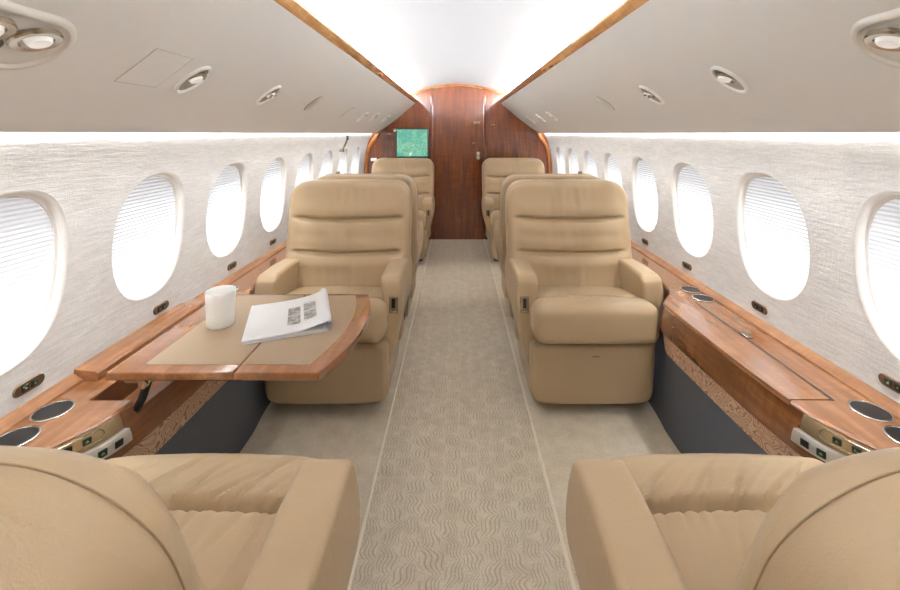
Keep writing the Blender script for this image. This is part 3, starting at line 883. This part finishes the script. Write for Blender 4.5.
# ------------------------------------------------------------------ seats
OUT = [(.06, .262), (.12, .268), (.21, .278), (.30, .296), (.39, .320), (.46, .331), (.54, .333), (.61, .324)]
def outx(z): return lerp_tab(OUT, z)
rc = random.Random(11)
CREASES = []
for sd in (1, -1):
    for i in range(17):
        CREASES.append((-.235 + .47 * (i + .5 + rc.uniform(-.35, .35)) / 17, (rc.uniform(.6, 1.5) if sd < 0 else rc.uniform(.1, .5)), rc.uniform(.0045, .008), rc.uniform(.003, .0085) * (1 if sd < 0 else .55), rc.uniform(.05, .12) * (.75 if sd < 0 else 1), sd))
def make_seat(aisle, recline=0.0, bw=1.0, RT=0.0, aw=0.0):
    """local frame: sits on z=0, faces -y; aisle=+1/-1 is the local x side of the aisle"""
    root = empty('cabin_seat')
    def back_rake(z): return .03 + .13 * max(0, (z - .36)) / .62 + recline * max(0, z - .40)
    def low(z): return z - .16 * recline * max(0, z - .40)
    L = M['leather']
    # seat cushion
    def cush(p):
        x, y, z = p
        t = (y + .30) / .46                    # 0 at front, 1 rear
        top = smooth01(.40, .47, z)
        z += -.085 * max(0, t - .12) * top
        # crowned top and puffed front
        z += top * (.014 * (1 - (x / .27) ** 2) + .006 * smooth01(-.23, -.28, y))
        if y < -.24: y -= .014 * (1 - (x / .27) ** 2) * (1 - ((z - .43) / .1) ** 2 if abs(z - .43) < .1 else 0)
        # groove separating front roll from seat
        g = math.exp(-((y + .205) / .009) ** 2)
        z -= top * .034 * g
        # gathered creases fanning from the groove
        dd = y + .205
        cr = 0
        for (x0, sl, sg, dp, ln, sd) in CREASES:
            if sd * dd < -.004: continue
            xc = x0 + sl * dd + 1.8 * sl * dd * abs(dd)
            if abs(x - xc) < .03: cr += dp * math.exp(-((x - xc) / sg) ** 2) * math.exp(-(abs(dd) / ln) ** 2) - .35 * dp * math.exp(-((x - xc - 2 * sg) / sg) ** 2) * math.exp(-(abs(dd) / ln) ** 2)
        z -= top * cr * smooth01(.268, .235, abs(x)) * (1 if recline else .3)
        z += top * .003 * noise.noise(Vector((x * 9, y * 7, 1)))
        return (x, y, z)
    mb = MB(); rbox(mb, (0, -.085, .433), (.268, .255, .080), .046, seg=(108, 84, 8), fn=cush, k=6)
    mb.build('seat_cushion', L, root)
    # front leg-rest panel
    def legr(p):
        x, y, z = p
        if y < -.2: y -= .010 * (1 - (x / .275) ** 2)
        y += .022 * (1 - smooth01(.05, .30, z)) if y < -.2 else 0
        return (x, y, z)
    mb = MB(); rbox(mb, (0, -.16, .193), (.273, .115, .139), .026, seg=(16, 8, 12), fn=legr, k=5,
                    vround=(.065, (0, 2), lambda a, b: b < 0))
    lr = mb.build('leg_rest', L, root)
    RB('pull_tab', M['piping'], (0, -.2975, .292), (.016, .002, .003), .0015, lr, k=1)
    RB('pedestal', M['shadow_gap'], (0, .05, .17), (.235, .20, .165), .02, root, k=2)
    # arms
    for s in (-1, 1):
        def arm(p, s=s):
            x, y, z = p; u = (x - .242) / (.352 - .242)     # 0 inner .. 1 outer
            xo = outx(z) + aw * (1 + .35 * math.exp(-((z - .46) / .08) ** 2)); xi = .243 + aw * .5 - .010 * smooth01(.45, .6, z)
            if z < .36: xi = .243 + aw * .5
            u = max(0, min(1, u)); x = xi + (xo - xi) * u
            # wrap in towards the backrest at the rear top
            # gentle downward rake of the top to the rear
            z += -.012 * smooth01(-.1, .15, y) * smooth01(.5, .6, z)
            z -= .010 * (1 - smooth01(-.255, -.16, y)) ** 2 * smooth01(.52, .6, z)
            if z < .3: y += .05 * (1 - smooth01(.06, .3, z)) * (1 if y < 0 else -1)
            return (s * x, y, z)
        mb = MB(); rbox(mb, (.297, .005, .335), (.055, .228, .277), .018, seg=(6, 20, 26), fn=arm, k=5,
                        vround=(.04, (1, 2), lambda a, b: a < 0 and b > 0))
        a = mb.build('armrest', L, root)
        if s == aisle:
            ct = RB('control_recess', M['nickel'], (s * .294, -.222, .485), (.020, .004, .038), .004, a, k=2)
            RB('recline_lever', M['black'], (s * .294, -.2265, .492), (.008, .003, .022), .002, ct, k=1)
            RB('lever_release', M['chrome'], (s * .294, -.227, .458), (.014, .003, .005), .002, ct, k=1)
    # backrest front pad with horizontal channels
    GR = [(.628, .010, .024), (.796, .010, .026)]
    def pad(p):
        x, y, z = p; f = smooth01(.035, -.035, y)    # 1 on the front half
        hw = .322
        edge = smooth01(.30, .235, abs(x))
        bulge = .016 * (1 - (x / .33) ** 2)
        for (gz, w, d) in GR:
            gzx = gz + .012 * (x / .3) ** 2
            bulge -= d * math.exp(-((z - gzx) / w) ** 2) * edge
            bulge += .009 * math.exp(-((z - gzx - .05) / .034) ** 2) * edge + .009 * math.exp(-((z - gzx + .05) / .034) ** 2) * edge
        w_ = .0046 * noise.noise(Vector((x * 34, z * 6, 3.1))) * smooth01(.2, .02, abs(x)) * 1.6
        bulge += w_
        # bolstered sides
        bulge += .010 * math.exp(-((abs(x) - .29) / .03) ** 2) * smooth01(.66, .6, z)
        # narrower between the arms, widest at shoulders
        k = 1 - .15 * (1 - smooth01(.42, .60, z))
        y2 = back_rake(z) + .045 + y - bulge * f
        return (x * k * bw, y2, low(z))
    mb = MB(); rbox(mb, (0, 0, .685), (.324, .045, .305), .034, seg=(48, 3, 110), fn=pad, k=5,
                    vround=(.10 + RT, (0, 2), lambda a, b: b > 0))
    mb.build('backrest', L, root)
    # rear shell
    def shell(p):
        x, y, z = p
        k = 1 - .10 * (1 - smooth01(.30, .60, z))
        bow = .022 * (1 - (x / .34) ** 2) * smooth01(-.02, .05, y)
        return (x * k * bw, back_rake(max(z, .3)) + .092 + y + bow, low(z))
    mb = MB(); rbox(mb, (0, 0, .579), (.325, .064, .409), .032, seg=(20, 3, 40), fn=shell, k=5,
                    vround=(.10 + RT, (0, 2), lambda a, b: b > 0))
    sh_ = mb.build('back_shell', M['leather_edge'], root)
    # stitched seam on the back following the outline
    pts = []
    hw, ht, R = .3245, .9905, .10 + RT
    path = [(-hw, .45 + i * (ht - R - .45) / 14) for i in range(15)]
    path += [(-hw + R - R * math.cos(a), ht - R + R * math.sin(a)) for a in [PI / 2 * i / 12 for i in range(1, 13)]]
    path += [(-hw + R + (2 * (hw - R)) * i / 12, ht) for i in range(1, 12)]
    path += [(hw - R + R * math.sin(a), ht - R + R * math.cos(a)) for a in [PI / 2 * i / 12 for i in range(0, 13)]]
    path += [(hw, ht - R - i * (ht - R - .45) / 14) for i in range(1, 15)]
    for (x, z) in path: pts.append(pad((x, -.010, z)))
    mb = MB(); tube(mb, pts, .0010, 6); mb.build('stitched_seam', M['piping'], sh_)
    return root

def children(o): return [c for c in bpy.data.objects if c.parent == o]
def copy_tree(o, parent=None):
    c = o.copy(); C.objects.link(c)
    if parent: c.parent = parent
    for ch in list(children(o)): copy_tree(ch, c)
    return c
protoA = make_seat(1); protoB = make_seat(-1); nearA = make_seat(1, .155, .90, .035, .021); nearB = make_seat(-1, .155, .90, .035, .021)
used = set()
def place(proto, x, y, rz, label, group):
    o = proto if proto.name not in used else copy_tree(proto)
    used.add(proto.name)
    o.location = (x, y, 0); o.rotation_euler = (0, 0, rz)
    tag(o, label, 'seat', group); return o
SX = .578
G = 'tan leather seats along the cabin aisle'
place(protoA, -SX - .012, 2.10, 0, 'tan leather seat facing the camera behind the folded-out table', G)
place(protoB, SX + .006, 2.10, 0, 'tan leather seat facing the camera beside the curved right ledge, fully in view', G)
place(nearB, -.565, .63, PI, 'foreground tan seat at lower left, seen from behind', G)
place(nearA, .565, .63, PI, 'foreground tan seat at lower right, seen from behind', G)
s3l = place(protoB, -SX - .015, 2.90, PI, 'tan seat facing away, back to back behind the left table seat', G)
s3r = place(protoA, SX + .015, 2.90, PI, 'tan seat facing away, back to back behind the right ledge seat', G)
place(protoA, -SX, 4.22, 0, 'farthest left tan seat, below the map screen, facing the camera', G)
place(protoB, SX, 4.22, 0, 'farthest right tan seat, right of the wooden door, facing the camera', G)
for o, s in ((s3l, 1), (s3r, -1)):
    RB('headrest_button', M['nickel'], (s * .17, .255, 1.004), (.012, .010, .008), .004, o, k=2)

# ------------------------------------------------------------------ lights
def area(name, loc, rot, sx, sy, power, col=(1, 1, 1)):
    l = bpy.data.lights.new(name, 'AREA'); l.shape = 'RECTANGLE'; l.size = sx; l.size_y = sy; l.energy = power; l.color = col
    o = bpy.data.objects.new(name, l); C.objects.link(o); o.location = loc; o.rotation_euler = rot
    return o
YM = (Y0 + Y1) / 2; LEN = Y1 - Y0 - .05
for s in (-1, 1):
    # cove strip above the overhead panel, aimed up and inwards at the headliner
    area('cove_light', (s * .60, YM, 1.648), (0, math.radians(180 + s * 50), 0), .03, LEN, 270, (.91, .96, 1))
    # wall wash in the slot behind the panel lip
    area('wall_wash_light', (s * .984, YM, 1.30), (0, math.radians(-s * 22), 0), .018, LEN, 9, (.97, .985, 1))
w = bpy.data.worlds.new('cabin_world'); bpy.context.scene.world = w; w.use_nodes = True
w.node_tree.nodes['Background'].inputs[0].default_value = (.9, .95, 1, 1); w.node_tree.nodes['Background'].inputs[1].default_value = 0

# ------------------------------------------------------------------ camera
cam = bpy.data.cameras.new('camera'); co = bpy.data.objects.new('camera', cam); C.objects.link(co)
co.location = (CX, 0, H); co.rotation_euler = (PI / 2, 0, 0)
cam.sensor_width = 36; cam.lens = 36 * FPX / 900
cam.shift_x = -(457 - 450) / 900; cam.shift_y = -(295 - 133.5) / 900; cam.clip_start = .02
bpy.context.scene.camera = co
sc = bpy.context.scene
sc.view_settings.view_transform = 'Standard'; sc.view_settings.look = 'None'; sc.view_settings.exposure = 1.74; sc.view_settings.gamma = 1.03
sc.cycles.use_denoising = True
sc.cycles.max_bounces = 10; sc.cycles.diffuse_bounces = 6
sc.cycles.sample_clamp_indirect = 4
